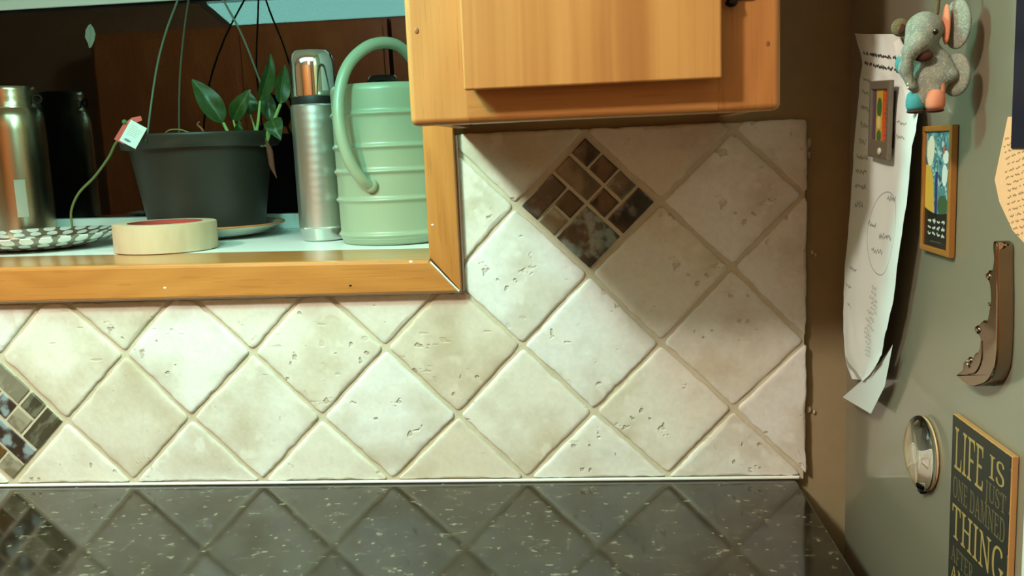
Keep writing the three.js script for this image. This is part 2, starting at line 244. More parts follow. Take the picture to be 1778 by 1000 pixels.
// ---------------------------------------------------------------- window with deep white sill and wood casing
{
  const w = structure('window_1', 'dark window behind a deep white sill with honey wood casing'), t = Math.atan(-0.0125);
  const tilt = (g) => { const p = g.attributes.position; for (let i = 0; i < p.count; i++) p.setY(i, p.getY(i) - 0.0125 * p.getX(i)); return g; };
  part('sill', tilt(box(-1.12, .0545, .222, .2455, -.46, -.098)), M.white, w, 'white sill');
  part('head', box(-1.12, .0545, .692, .705, -.46, -.012), M.white, w); part('side_lining', box(.0545, .068, .222, .705, -.46, -.1205), M.white, w); part('side_lining', box(-1.134, -1.12, .222, .705, -.46, -.012), M.white, w);
  part('bottom_rail', tilt(box(-1.12, .0545, .2455, .2685, -.455, -.432, .002)), M.white, w, 'white vinyl rail under the glass');
  part('top_rail', box(-1.12, .0545, .672, .692, -.455, -.436), M.white, w);
  part('pane', new THREE.PlaneGeometry(1.1745, .418).translate(-.53275, .471, -.444), M.glass, w, 'dark reflecting window glass');
  // wooden stool: top board with a rounded nose, then the mitred face boards
  const nose = new THREE.Shape(); nose.moveTo(-.1, .2290); nose.lineTo(.006, .2290); nose.lineTo(.006, .2455); nose.lineTo(-.1, .2458); nose.closePath();
  const stool = new THREE.ExtrudeGeometry(nose, { depth: 1.17, bevelEnabled: false, curveSegments: 8 }).rotateY(-Math.PI / 2).translate(.0535, 0, 0);
  part('stool', planarUV(tilt(stool), 'x', .25, .5), M.woodTrim, w, 'glossy honey wood stool');
  const yb = (x) => .2098 - .0045 * x, yt = (x) => .2460 - .0125 * x;
  part('casing', planarUV(extrude([[-1.16, yb(-1.16)], [.0862, yb(.0862)], [.0552, yt(.0552)], [.0535, yt(.05)], [-1.16, yt(-1.16)]], .0245, .0042).translate(0, 0, -.011), 'x', .25, .5, [.3, .2]), M.woodTrim, w);
  part('casing', planarUV(extrude([[.0874, yb(.0874) + .0004], [.0874, .72], [.0553, .72], [.0553, yt(.0552) + .002]], .0225, .002).translate(0, 0, -.011), 'y', .25, .5, [.1, .6]), M.woodTrim, w);
  part('casing', planarUV(extrude([[-1.16, .2], [-1.12, .2], [-1.12, .72], [-1.16, .72]], .0225, .002).translate(0, 0, -.011), 'y', .25, .5), M.woodTrim, w);
  part('casing', planarUV(extrude([[-1.12, .69], [.0553, .69], [.0553, .72], [-1.12, .72]], .0225, .002).translate(0, 0, -.011), 'x', .25, .5), M.woodTrim, w);
  part('mitre_caulk', tube([[.0565, .2425, .0122], [.065, .2335, .0126], [.0725, .2248, .0125], [.0855, .2106, .0118]], .0011, 24, 6), M.caulk, w, 'white filler in the mitre joint');
  part('caulk_bead', tube([[-1.1, .2138, .0005], [-.6, .2119, .0005], [-.1, .2092, .0005], [.086, .2086, .0005]], .0018, 40, 6), M.caulk, w);
  part('caulk_bead', tube([[.0885, .209, .0002], [.0887, .29, .0002], [.0886, .372, .0002]], .0014, 24, 6), M.caulk, w);
  for (const [x, y, z, r] of [[-.2335, .2235, .0135, .0012], [.0608, .2811, .0115, .0010], [.036, .2432, .0128, .0015], [-.03, .2201, .0135, .0011]]) part('nail_hole', ball([x, y, z], [r * 1.4, r, .0004], 10), r === .0011 ? M.steelDark : M.caulk, w);
}

{
  const b = thing('window_blind', 'white blind drawn up across the top of the dark window', 'blind');
  const cl = texture(64, 64, (u, v) => { const f = fbm(u, v, 32, 32, 620, 2); return mix3([236, 237, 228], [222, 223, 212], f); });
  part('fabric', planarUV(box(-1.11, .045, .612, .69, -.4335, -.4325), 'y', .02, .02), std({ map: cl, roughness: .85 }), b);
  part('bottom_bar', box(-1.11, .045, .5985, .613, -.4365, -.4295, .002), M.white, b);
}

// ---------------------------------------------------------------- worktop
{
  const c = thing('countertop', 'dark speckled polished granite worktop under the tile backsplash', 'countertop');
  part('slab', planarUV(box(-2.6, .4345, -.043, -.003, -.011, .645, .003), 'x', .42, .42), M.granite, c);
  const b = thing('base_cabinet', 'honey wood base cabinet under the granite worktop', 'cabinet');
  part('body', planarUV(box(-2.6, .424, -.92, -.043, 0, .59), 'y', .25, .5), M.wood2, b);
  for (let i = 0; i < 6; i++) { const x = -2.56 + i * .497; const d = part('door', planarUV(box(x, x + .48, -.84, -.08, .59, .61, .004), 'y', .25, .5, [i * .3, .1]), M.wood, b); part('knob', ball([x + (i % 2 ? .04 : .44), -.14, .622], [.014, .014, .012], 14), M.steelDark, d); }
}

// ---------------------------------------------------------------- wall cabinet over the worktop
{
  const c = thing('wall_cabinet', 'honey wood wall cabinet with overlay door hung above the tiles', 'cabinet');
  const x0 = .0892, x1 = .3683, y0 = .3758, y1 = 1.2, zF = .25;
  part('side_panel', planarUV(box(x0 + .0015, x0 + .0145, y0 + .003, y1, 0, zF - .019), 'y', .25, .5, [.2, 0]), M.wood2, c);
  part('side_panel', planarUV(box(x1 - .0145, x1 - .0015, y0 + .003, y1, 0, zF - .019), 'y', .25, .5, [.7, 0]), M.wood2, c);
  part('bottom_panel', planarUV(box(x0 + .0145, x1 - .0145, y0 + .022, y0 + .034, 0, zF - .019), 'x', .25, .5), M.wood2, c);
  part('top_panel', planarUV(box(x0 + .0145, x1 - .0145, y1 - .014, y1, 0, zF - .019), 'x', .25, .5), M.wood2, c);
  part('back_panel', planarUV(box(x0 + .0145, x1 - .0145, y0 + .034, y1 - .014, 0, .006), 'y', .25, .5), M.wood2, c);
  part('stile', planarUV(box(x0, .1388, y0, y1, zF - .019, zF, .0055), 'y', .25, .5, [.05, .3]), M.wood, c);
  part('stile', planarUV(box(.3181, x1, y0, y1, zF - .019, zF, .0055), 'y', .25, .5, [.45, .6]), M.wood, c);
  { const sh = new THREE.Shape(); sh.moveTo(-.0188, .045); sh.lineTo(-.0188, 0); sh.lineTo(-.0055, 0); sh.absarc(-.0055, .0055, .0055, -Math.PI / 2, 0, false); sh.lineTo(0, .045); sh.closePath();   // bottom rail with an eased front edge
    part('rail', planarUV(new THREE.ExtrudeGeometry(sh, { depth: .1793 + .008, bevelEnabled: false, curveSegments: 6 }).rotateY(-Math.PI / 2).rotateX(0).scale(1, 1, 1).translate(.3221, y0, zF + .00015), 'x', .25, .5, [.2, .1]), M.wood, c); }
  part('rail', planarUV(box(.1388, .3181, y1 - .045, y1, zF - .0192, zF - .0002, .003), 'x', .25, .5, [.2, .1]), M.wood, c);
  const dx0 = .1343, dx1 = .3229, dy0 = .3992, g = new RoundedBoxGeometry(dx1 - dx0, .76, .019, 3, .0022).translate((dx0 + dx1) / 2, dy0 + .38, zF + .0105);
  { const p = g.attributes.position; for (let i = 0; i < p.count; i++) { const k = clamp((zF + .02 - p.getZ(i)) / .019); /* back-bevelled lip */ const cx = (dx0 + dx1) / 2; p.setX(i, cx + (p.getX(i) - cx) * (1 - .03 * k)); p.setY(i, dy0 + .38 + (p.getY(i) - dy0 - .38) * (1 - .008 * k)); } }
  planarUV(g, 'y', dx1 - dx0, .42, [-dx0 / (dx1 - dx0), -.95]);
  part('door', g, M.door, c, 'flat wood door with arched grain');
  const hg = new THREE.CylinderGeometry(.0035, .0035, .05, 14).translate(.3315, .4795, zF + .006), hl = ball([.3315, .4535, zF + .006], [.0045, .003, .0045], 12);
  part('hinge', mergeGeometries([hg, hl, box(.332, .348, .456, .502, zF, zF + .0015)].map((x) => x.toNonIndexed ? (x.index ? x.toNonIndexed() : x) : x)), M.steelDark, c, 'dark metal hinge');
  for (const [x, y, r] of [[.0985, .4465, .0018], [.3585, .4240, .0016]]) part('plug', ball([x, y, zF], [r, r * 1.3, .0004], 10), std({ color: 0x8a5426, roughness: .5 }), c);
}

// ---------------------------------------------------------------- refrigerator
const FX = 0.476;
{
  const f = thing('refrigerator', 'greige refrigerator with glossy side covered in magnets and notes', 'refrigerator');
  const body = box(FX, 1.2, -.9, .86, .03, .72, .006); part('body', planarUV(body, 'y', .2, .2), M.fridge, f);
  const d1 = part('door', planarUV(box(FX + .002, 1.198, -.86, .28, .725, .785, .012), 'y', .2, .2), M.fridge, f); part('handle', tube([[.55, -.2, .785], [.55, -.19, .82], [.55, .1, .825], [.55, .24, .82], [.55, .25, .785]], .009, 40, 10), M.steelDark, d1);
  const d2 = part('door', planarUV(box(FX + .002, 1.198, .29, .855, .725, .785, .012), 'y', .2, .2), M.fridge, f); part('handle', tube([[.55, .32, .785], [.55, .33, .82], [.55, .5, .825], [.55, .6, .82], [.55, .61, .785]], .009, 40, 10), M.steelDark, d2);
  for (const z of [.1, .65]) for (const x of [.52, 1.15]) part('foot', new THREE.CylinderGeometry(.02, .024, .021, 16).translate(x, -.91, z), M.steelDark, f);
}

// ---------------------------------------------------------------- lamps
const emissive = (c, k) => std({ color: 0xffffff, emissive: new THREE.Color().setRGB(...c), emissiveIntensity: k, roughness: .4 });
function pointLight(parent, at, c, cd, r) { const l = new THREE.PointLight(new THREE.Color().setRGB(...c), cd, 0, 2); l.position.set(...at); l.castShadow = true; l.shadow.radius = r / .02; l.shadow.bias = -.0005; l.shadow.mapSize.set(1024, 1024); parent.add(l); }
{
  const L = PENDANT, o = thing('pendant_lamp', 'round glass pendant lamp hanging over the kitchen floor', 'lamp', L.at);
  part('globe', lathe([[.0001, -.1], [.045, -.09], [.08, -.062], [.1, -.015], [.094, .035], [.065, .075], [.035, .092]], 48), emissive(L.color, 8), o);
  part('cap', lathe([[.036, .088], [.042, .094], [.04, .12], [.012, .14], [.0001, .14]], 32), M.steelDark, o);
  part('cord', tube([[0, .135, 0], [0, .145, 0], [0, .155, 0]], .004, 12, 8), M.steelDark, o);
  part('canopy', lathe([[.0001, .148], [.05, .151], [.06, .1695], [.0001, .1695]], 32), M.steelDark, o);
  pointLight(o, [0, 0, 0], L.color, L.cd, L.radius);
  const K = SINK_LAMP, k = thing('sink_pendant', 'small greenish globe pendant hanging over the sink', 'lamp', K.at);
  part('globe', lathe([[.0001, -.055], [.025, -.049], [.043, -.033], [.052, -.008], [.048, .02], [.032, .042], [.024, .05]], 40), emissive(K.color, 6), k);
  part('cap', lathe([[.025, .047], [.03, .052], [.026, .075], [.008, .085], [.0001, .085]], 32), M.steelDark, k);
  part('cord', tube([[0, .083, 0], [0, .4, 0], [0, .882, 0]], .003, 12, 8), M.steelDark, k);
  part('canopy', lathe([[.0001, .868], [.026, .872], [.03, .8895], [.0001, .8895]], 32), M.steelDark, k);
  pointLight(k, [0, 0, 0], K.color, K.cd, K.radius);
  const S = STRIP, f = thing('strip_light', 'greenish fluorescent strip light under the soffit over the window', 'lamp', S.at), [w, h] = S.size;
  f.rotation.x = S.tilt;
  part('housing', box(-w / 2 - .03, w / 2 + .03, .006, .028, -h / 2 - .012, h / 2 + .012, .004), M.white, f);
  part('diffuser', box(-w / 2, w / 2, 0, .006, -h / 2, h / 2), emissive(S.color, 3), f);
  const a = new THREE.RectAreaLight(new THREE.Color().setRGB(...S.color), S.intensity, w, h); a.position.set(0, -.002, 0); a.rotation.x = -Math.PI / 2; f.add(a);
}

// ---------------------------------------------------------------- tall cabinets across the room (mirrored in the window glass)
for (const [x0, x1, lab] of [[-2.2, -.72, 'tall wooden pantry cabinet across the room, opposite the sink window'], [-.70, .28, 'tall wooden pantry cabinet across the room, opposite the tiled wall']]) {
  const c = thing('pantry_cabinet', lab, 'cabinet', [0, 0, 0], 'pantry cabinets across the room');
  part('body', planarUV(box(x0, x1, -.92, 1.0, 2.62, 2.999), 'y', .25, .5), M.wood2, c);
  for (let k = 0; k < 2; k++) { const a = x0 + .02 + k * (x1 - x0) / 2, d = part('door', planarUV(box(a, a + (x1 - x0) / 2 - .04, -.8, .96, 2.598, 2.62, .004), 'y', .25, .5, [k * .4, .2]), M.wood, c); part('knob', ball([k ? a + .04 : a + (x1 - x0) / 2 - .08, .1, 2.588], [.014, .014, .012], 12), M.steelDark, d); }
}

// ---------------------------------------------------------------- things on the sill
{ // steel bottle by the window
  const x = -.6335, o = thing('steel_bottle', 'shiny brown-tinted steel bottle with screw neck behind the spotted plate', 'bottle', [x, sillY(x), -.378]);
  const st = std({ color: 0xb8a488, metalness: 1, roughness: .26 });
  part('body', lathe([[.0001, 0], [.040, 0], [.0425, .003], [.0425, .16], [.0415, .18], [.038, .188], [.0355, .1925]], 64), st, o);
  part('neck', lathe([[.0355, .1915], [.0358, .195], [.0345, .1965], [.0352, .2], [.0338, .203], [.0350, .207], [.0338, .211], [.0346, .218], [.0340, .2235], [.032, .2245], [.031, .222], [.031, .2], [.0001, .199]], 64), st, o);
  part('clip_ring', new THREE.TorusGeometry(.006, .0014, 8, 20).rotateY(.4).translate(.041, .205, 0), M.steelDark, o);
  part('sticker', new THREE.CylinderGeometry(.0428, .0428, .055, 20, 1, true, .35, .35).translate(0, .06, 0), std({ color: 0xb9b09c, roughness: .5, side: THREE.DoubleSide }), o, 'grey paper sticker');
}
{ // spotted plate
  const x = -.508, o = thing('spotted_plate', 'taupe dish with white polka dots resting on the window sill', 'plate', [x, sillY(x) + .0004, -.208]);
  const prof = [[.0001, 0], [.055, 0], [.062, .001], [.085, .0065], [.1, .0125], [.1075, .0175], [.1085, .0188], [.1070, .0192], [.099, .0165], [.085, .0115], [.06, .006], [.0001, .0055]];
  const g = lathe(prof, 96); let acc = [0]; for (let i = 1; i < prof.length; i++) acc.push(acc[i - 1] + Math.hypot(prof[i][0] - prof[i - 1][0], prof[i][1] - prof[i - 1][1]));
  const P = g.attributes.position, uv = []; for (let i = 0; i < P.count; i++) uv.push(P.getX(i) / .24 + .5, P.getZ(i) / .24 + .5); g.setAttribute('uv', new THREE.Float32BufferAttribute(uv, 2));
  const dots = canvasTexture(1024, 1024, (c, w, h) => { c.fillStyle = '#7a6a55'; c.fillRect(0, 0, w, h); c.fillStyle = '#f2f1e8'; for (const [r, n, s] of [[438, 30, 34], [372, 26, 30], [302, 22, 28], [226, 16, 27], [150, 11, 26], [72, 5, 24]]) for (let k = 0; k < n; k++) { const a = (k + (r > 400 ? .5 : 0)) / n * Math.PI * 2; c.beginPath(); c.arc(512 + Math.cos(a) * r, 512 + Math.sin(a) * r, s, 0, 7); c.fill(); } });
  part('dish', g, phys({ map: dots, roughness: .25, clearcoat: .6, clearcoatRoughness: .1 }), o);
}
{ // masking tape
  const x = -.3035, o = thing('tape_roll', 'cream roll of masking tape on the honey wood stool', 'tape', [x, sillY(x) + .0003, -.147]);
  o.rotation.z = -.0125;
  const edge = texture(256, 32, (u, v) => { const f = fbm(u, v, 60, 6, 900, 2); return mix3([206, 182, 150], [194, 168, 134], f); });
  part('tape_body', lathe([[.0445, 0], [.0605, 0], [.0615, .0006], [.0615, .0334], [.0605, .034], [.0445, .034]], 96), std({ map: edge, roughness: .6 }), o);
  part('core', lathe([[.0425, .0002], [.0446, .0002], [.0446, .0338], [.0425, .0338], [.0425, .0002]], 64), std({ color: 0xa63a30, roughness: .8 }), o, 'red cardboard core');
}
const POT = [-.322, -.322];
{ // saucer
  const o = thing('saucer', 'white saucer with orange rim under the plant pot', 'saucer', [POT[0], sillY(POT[0]) + .0003, POT[1]]); o.rotation.z = -.0125;
  part('dish', lathe([[.0001, 0], [.062, 0], [.064, .0015], [.085, .008], [.1, .0145], [.1062, .0172], [.1045, .0178], [.097, .0160], [.083, .0048], [.06, .0044], [.0001, .0042]], 80), phys({ color: 0xd8d8cc, roughness: .3, clearcoat: .5 }), o);
  part('rim_band', new THREE.TorusGeometry(.1054, .0014, 10, 96).rotateX(Math.PI / 2).translate(0, .0176, 0), std({ color: 0xc8783a, roughness: .5 }), o, 'orange rim band');
}
{ // plant pot
  const y0 = sillY(POT[0]) + .0068, o = thing('potted_plant', 'leafy plant in a dark grey plastic hanging pot with wire hangers', 'plant', [POT[0], y0, POT[1]]);
  const pm = std({ color: 0x2b2820, roughness: .45 }), potPos = (x, y, z) => [x - POT[0], y - y0, z - POT[1]];
  part('pot', lathe([[.0001, 0], [.074, 0], [.0785, .003], [.0965, .118], [.0985, .1185], [.1065, .1195], [.1085, .1345], [.1095, .1375], [.1075, .1385], [.1045, .1375], [.1025, .125], [.1, .12], [.0001, .12]], 96), pm, o, 'dark grey ribbed-rim plastic pot');
  const soil = texture(128, 128, (u, v) => mix3([30, 24, 18], [62, 50, 38], fbm(u, v, 24, 24, 950, 3))); part('soil', new THREE.CircleGeometry(.101, 48).rotateX(-Math.PI / 2).translate(0, .1225, 0), std({ map: soil, roughness: 1, bumpMap: soil, bumpScale: .004 }), o);
  const wire = std({ color: 0x56604a, roughness: .45 });
  const hook = potPos(-.305, .655, -.318), H = (x, y, z) => potPos(x, y, z);
  for (const path of [[H(-.3535, .386, -.222), H(-.3526, .402, -.228), H(-.3473, .4577, -.245), H(-.3434, .4961, -.26), H(-.3354, .5349, -.275), H(-.3221, .5822, -.295), hook], [H(-.226, .386, -.372), H(-.229, .405, -.371), H(-.244, .47, -.36), H(-.262, .535, -.35), H(-.288, .60, -.335), hook], [H(-.39, .386, -.402), H(-.388, .405, -.4), H(-.375, .48, -.39), H(-.352, .55, -.37), H(-.325, .61, -.345), hook]]) {
    const h = part('hanger_wire', tube(path, .0015, 60, 8), wire, o), p = path[0]; part('wire_clip', new THREE.TorusGeometry(.004, .0016, 8, 16).rotateY(Math.atan2(p[2], p[0])).translate(...p), pm, h);
  }
  part('hook', tube([[hook[0], hook[1] - .004, hook[2]], [hook[0] + .004, hook[1] + .006, hook[2]], [hook[0] - .001, hook[1] + .02, hook[2]], [hook[0], hook[1] + .0365, hook[2]]], .0018, 24, 8), wire, o);
  // leaves: stalk from the soil, blade folded along its midrib
  const leafMap = texture(128, 256, (u, v) => { const m = Math.abs(u - .5), rib = Math.exp(-m * m * 1800), side = .5 + .5 * Math.sin((v * 26 - m * 22) * 1.0), f = fbm(u, v, 8, 12, 970, 3); return mix3(mix3([40, 66, 24], [62, 92, 36], f * .7 + side * .12), [104, 130, 66], rib * .7); });
  const lm = phys({ map: leafMap, roughness: .42, side: THREE.DoubleSide, transmission: .12, thickness: 0 }), sm = std({ color: 0x8fae62, roughness: .5 });
  function leaf(base, foot, tip, w, sag, twist, stalkR = .0016) {
    const o2 = part('leaf_stalk', taper([base, [(base[0] + foot[0]) / 2 + .002, (base[1] + foot[1]) / 2, (base[2] + foot[2]) / 2], foot], [stalkR * 1.5, stalkR, stalkR * .8], 12, 8), sm, o);
    const A = V(foot), B = V(tip), ax = B.clone().sub(A), L = ax.length(); ax.normalize(); const view = new THREE.Vector3(.45, 0, 1).normalize(); let side = ax.clone().cross(view).normalize(); const nrm = side.clone().cross(ax).normalize(); side.applyAxisAngle(ax, twist); const nn = side.clone().cross(ax).normalize();
    const nu = 8, nv = 18, pos = [], uv = [], idx = [];
    for (let j = 0; j <= nv; j++) { const t = j / nv, half = w * Math.pow(Math.sin(Math.PI * Math.pow(t, .75)), .8) * (1 - .15 * t) + .0003, mid = A.clone().addScaledVector(ax, t * L).addScaledVector(nn, Math.sin(t * Math.PI) * sag);
      for (let i = 0; i <= nu; i++) { const s = i / nu * 2 - 1, q = mid.clone().addScaledVector(side, s * half).addScaledVector(nn, Math.abs(s) * half * .35 + Math.sin(t * 14 + s * 3) * .0006); pos.push(q.x, q.y, q.z); uv.push(i / nu, t); } }
    for (let j = 0; j < nv; j++) for (let i = 0; i < nu; i++) { const a = j * (nu + 1) + i; idx.push(a, a + 1, a + nu + 2, a, a + nu + 2, a + nu + 1); }
    const g = new THREE.BufferGeometry(); g.setAttribute('position', new THREE.Float32BufferAttribute(pos, 3)); g.setAttribute('uv', new THREE.Float32BufferAttribute(uv, 2)); g.setIndex(idx); g.computeVertexNormals(); part('leaf', g, lm, o2);
  }
  const PP = potPos;
  leaf(PP(-.272, .372, -.31), PP(-.281, .409, -.305), PP(-.318, .470, -.300), .0165, .006, .1, .0026);
  leaf(PP(-.268, .372, -.315), PP(-.268, .412, -.31), PP(-.236, .452, -.30), .0125, .005, -.3, .0016);
  leaf(PP(-.240, .372, -.30), PP(-.224, .436, -.30), PP(-.205, .499, -.305), .0115, .004, .5, .0021);
  leaf(PP(-.228, .375, -.30), PP(-.192, .430, -.29), PP(-.183, .482, -.295), .0115, -.004, .3, .0027);
  leaf(PP(-.222, .375, -.30), PP(-.204, .410, -.285), PP(-.189, .381, -.27), .0135, .006, .2, .0022);
  leaf(PP(-.236, .375, -.33), PP(-.224, .410, -.335), PP(-.228, .452, -.345), .011, .004, -.2, .0018);
  leaf(PP(-.256, .372, -.30), PP(-.258, .392, -.295), PP(-.252, .410, -.29), .006, .002, .1, .0012);
  leaf(PP(-.246, .375, -.335), PP(-.256, .42, -.345), PP(-.262, .455, -.35), .012, .004, .2, .0016);
  // withered runner hanging over the edge
  part('runner_stem', taper([PP(-.385, .3885, -.33), PP(-.425, .3935, -.295), PP(-.437, .366, -.275), PP(-.452, .342, -.262), PP(-.472, .320, -.252), PP(-.484, .296, -.25), PP(-.486, .2745, -.252)], [.0018, .0019, .0021, .0019, .0019, .0017, .0015], 60, 8), std({ color: 0x6e6a34, roughness: .6 }), o, 'bare trailing stem');
  part('dry_shoot', taper([PP(-.365, .373, -.29), PP(-.352, .3985, -.28), PP(-.332, .401, -.275), PP(-.318, .3965, -.275)], [.0015, .0015, .0012, .001], 24, 6), std({ color: 0x8a7a3a, roughness: .7 }), o);
  part('dry_shoot', taper([PP(-.300, .373, -.29), PP(-.303, .3995, -.285), PP(-.309, .4075, -.283), PP(-.305, .411, -.283)], [.0013, .0013, .0016, .0008], 20, 6), std({ color: 0x8a5a36, roughness: .7 }), o);
  part('withered_leaf', taper([PP(-.2135, .384, -.28), PP(-.207, .366, -.275), PP(-.205, .346, -.274), PP(-.200, .330, -.274)], [.0008, .0045, .004, .0005], 20, 8), std({ color: 0x6a3520, roughness: .8 }), o, 'withered brown leaf tip');
  // care tags clipped on the rim
  const tagMap = canvasTexture(128, 160, (c, w, h) => { c.fillStyle = '#e8e8e2'; c.fillRect(0, 0, w, h); c.fillStyle = 'rgba(190,150,150,.6)'; for (let i = 0; i < 6; i++) c.fillRect(20, 26 + i * 13, 50 + (i * 37 % 40), 4); c.fillStyle = '#7d8090'; c.beginPath(); c.ellipse(50, 134, 26, 9, 0, 0, 7); c.fill(); });
  const tag = new THREE.Group(); tag.name = 'plant_tag'; tag.userData.label = 'white and red care tag'; tag.position.set(...PP(-.3635, .3950, -.2080)); tag.rotation.set(-.1, .45, -.52); o.add(tag);
  part('white_card', new RoundedBoxGeometry(.022, .031, .0008, 1, .0003), [std({ color: 0xe8e8e2 }), std({ color: 0xe8e8e2 }), std({ color: 0xe8e8e2 }), std({ color: 0xe8e8e2 }), std({ map: tagMap, roughness: .6 }), std({ color: 0xe8e8e2 })][4], tag);
  part('red_card', extrude([[-.017, -.017], [-.004, -.017], [-.006, .012], [.001, .022], [-.003, .026], [-.011, .019], [-.0165, .006]], .0008).translate(0, 0, -.0016), std({ color: 0xd83a22, roughness: .5 }), tag);
  part('bead', ball([-.0165, .009, 0], .0032, 12), std({ color: 0x4d7a3c, roughness: .5 }), tag);
}
{ // thermos
  const x = -.1285, o = thing('thermos', 'slim brushed steel thermos with chrome cup lid and black collar', 'thermos', [x, sillY(x) + .0002, -.236]);
  const rip = texture(8, 512, (u, v) => { const k = 128 + 90 * Math.sin(v * Math.PI * 2 * 60); return [k, k, k]; }, false);
  part('body', lathe([[.0308, .016], [.0312, .018], [.0312, .1735], [.0302, .1755], [.0290, .176]], 72), std({ color: 0xd2d3cd, metalness: 1, roughness: .36, bumpMap: rip, bumpScale: .00008 }), o);
  part('base', lathe([[.0001, 0], [.026, 0], [.0275, .0015], [.0295, .012], [.0308, .0158], [.0308, .0165]], 72), std({ color: 0xc8c9c2, metalness: 1, roughness: .25 }), o);
  part('collar', lathe([[.0285, .1755], [.0295, .176], [.0295, .1845], [.0285, .1855], [.0001, .1855]], 64), std({ color: 0x15130f, roughness: .5 }), o, 'black collar ring');
  part('cup_lid', lathe([[.0282, .1853], [.0287, .187], [.0287, .222], [.0278, .232], [.0255, .2395], [.0215, .2435], [.0205, .2437], [.0001, .2437]], 72), std({ color: 0xe6e6e2, metalness: 1, roughness: .06 }), o, 'mirror chrome cup lid');
}
{ // green can with bail handle
  const cx = -.0245, cz = -.203, y0 = sillY(cx) + .0003, o = thing('green_canister', 'sage green plastic canister with ridges and arched handle beside the casing', 'canister', [cx, y0, cz]);
  const gm = phys({ color: 0x97a386, roughness: .38, clearcoat: .25, clearcoatRoughness: .2 });
  const prof = [[.0001, 0], [.064, 0], [.067, .003], [.0678, .006]]; const ribs = [.012, .055, .0895, .119, .1585];
  for (let y = .0065; y < .187; y += .0011) { let r = .0685 + .0025 * (y / .19); for (const k of ribs) r += .0030 * Math.exp(-Math.pow((y - k) / .0026, 2)); prof.push([r, y]); }
  prof.push([.0705, .189], [.069, .1925], [.067, .194], [.0645, .194], [.0635, .192], [.0625, .15], [.0001, .149]);
  part('body', lathe(prof, 96), gm, o);
  const K = (x, y, z) => [x - cx, y - y0, z - cz];
  part('handle', taper([K(-.0365, .3205, -.1305), K(-.043, .326, -.1235), K(-.0545, .346, -.117), K(-.0635, .383, -.1145), K(-.0645, .425, -.12), K(-.054, .462, -.133), K(-.031, .486, -.158), K(-.007, .488, -.19), K(.009, .468, -.222), K(.016, .436, -.262), K(.016, .412, -.272)], [.0062, .0072, .0072, .0070, .0070, .0070, .0070, .0070, .0070, .0068, .0066], 90, 14), gm, o);
  part('pivot', ball(K(-.036, .3195, -.1315), [.0085, .0085, .006], 18), gm, o); part('pivot', ball(K(.016, .411, -.273), [.0085, .0085, .006], 18), gm, o);
}
{ // pale leaf shape on the glass
  const g = extrude([[0, .0175], [.005, .012], [.0082, .003], [.0065, -.007], [.0015, -.0175], [-.002, -.0185], [-.0035, -.012], [-.0085, -.003], [-.0075, .008], [-.003, .0155]], .0012, .0003).rotateZ(-.12);
  const o = thing('leaf_decal', 'small pale leaf stuck on the dark window glass', 'decal', [-.5348, .5555, -.4437]); part('decal_film', g, std({ color: 0x8f9a86, roughness: .6 }), o); part('leaf_vein', tube([[.002, .016, .0014], [0, 0, .0015], [-.003, -.017, .0014]], .0003, 12, 5), std({ color: 0x77836c, roughness: .6 }), o);
}

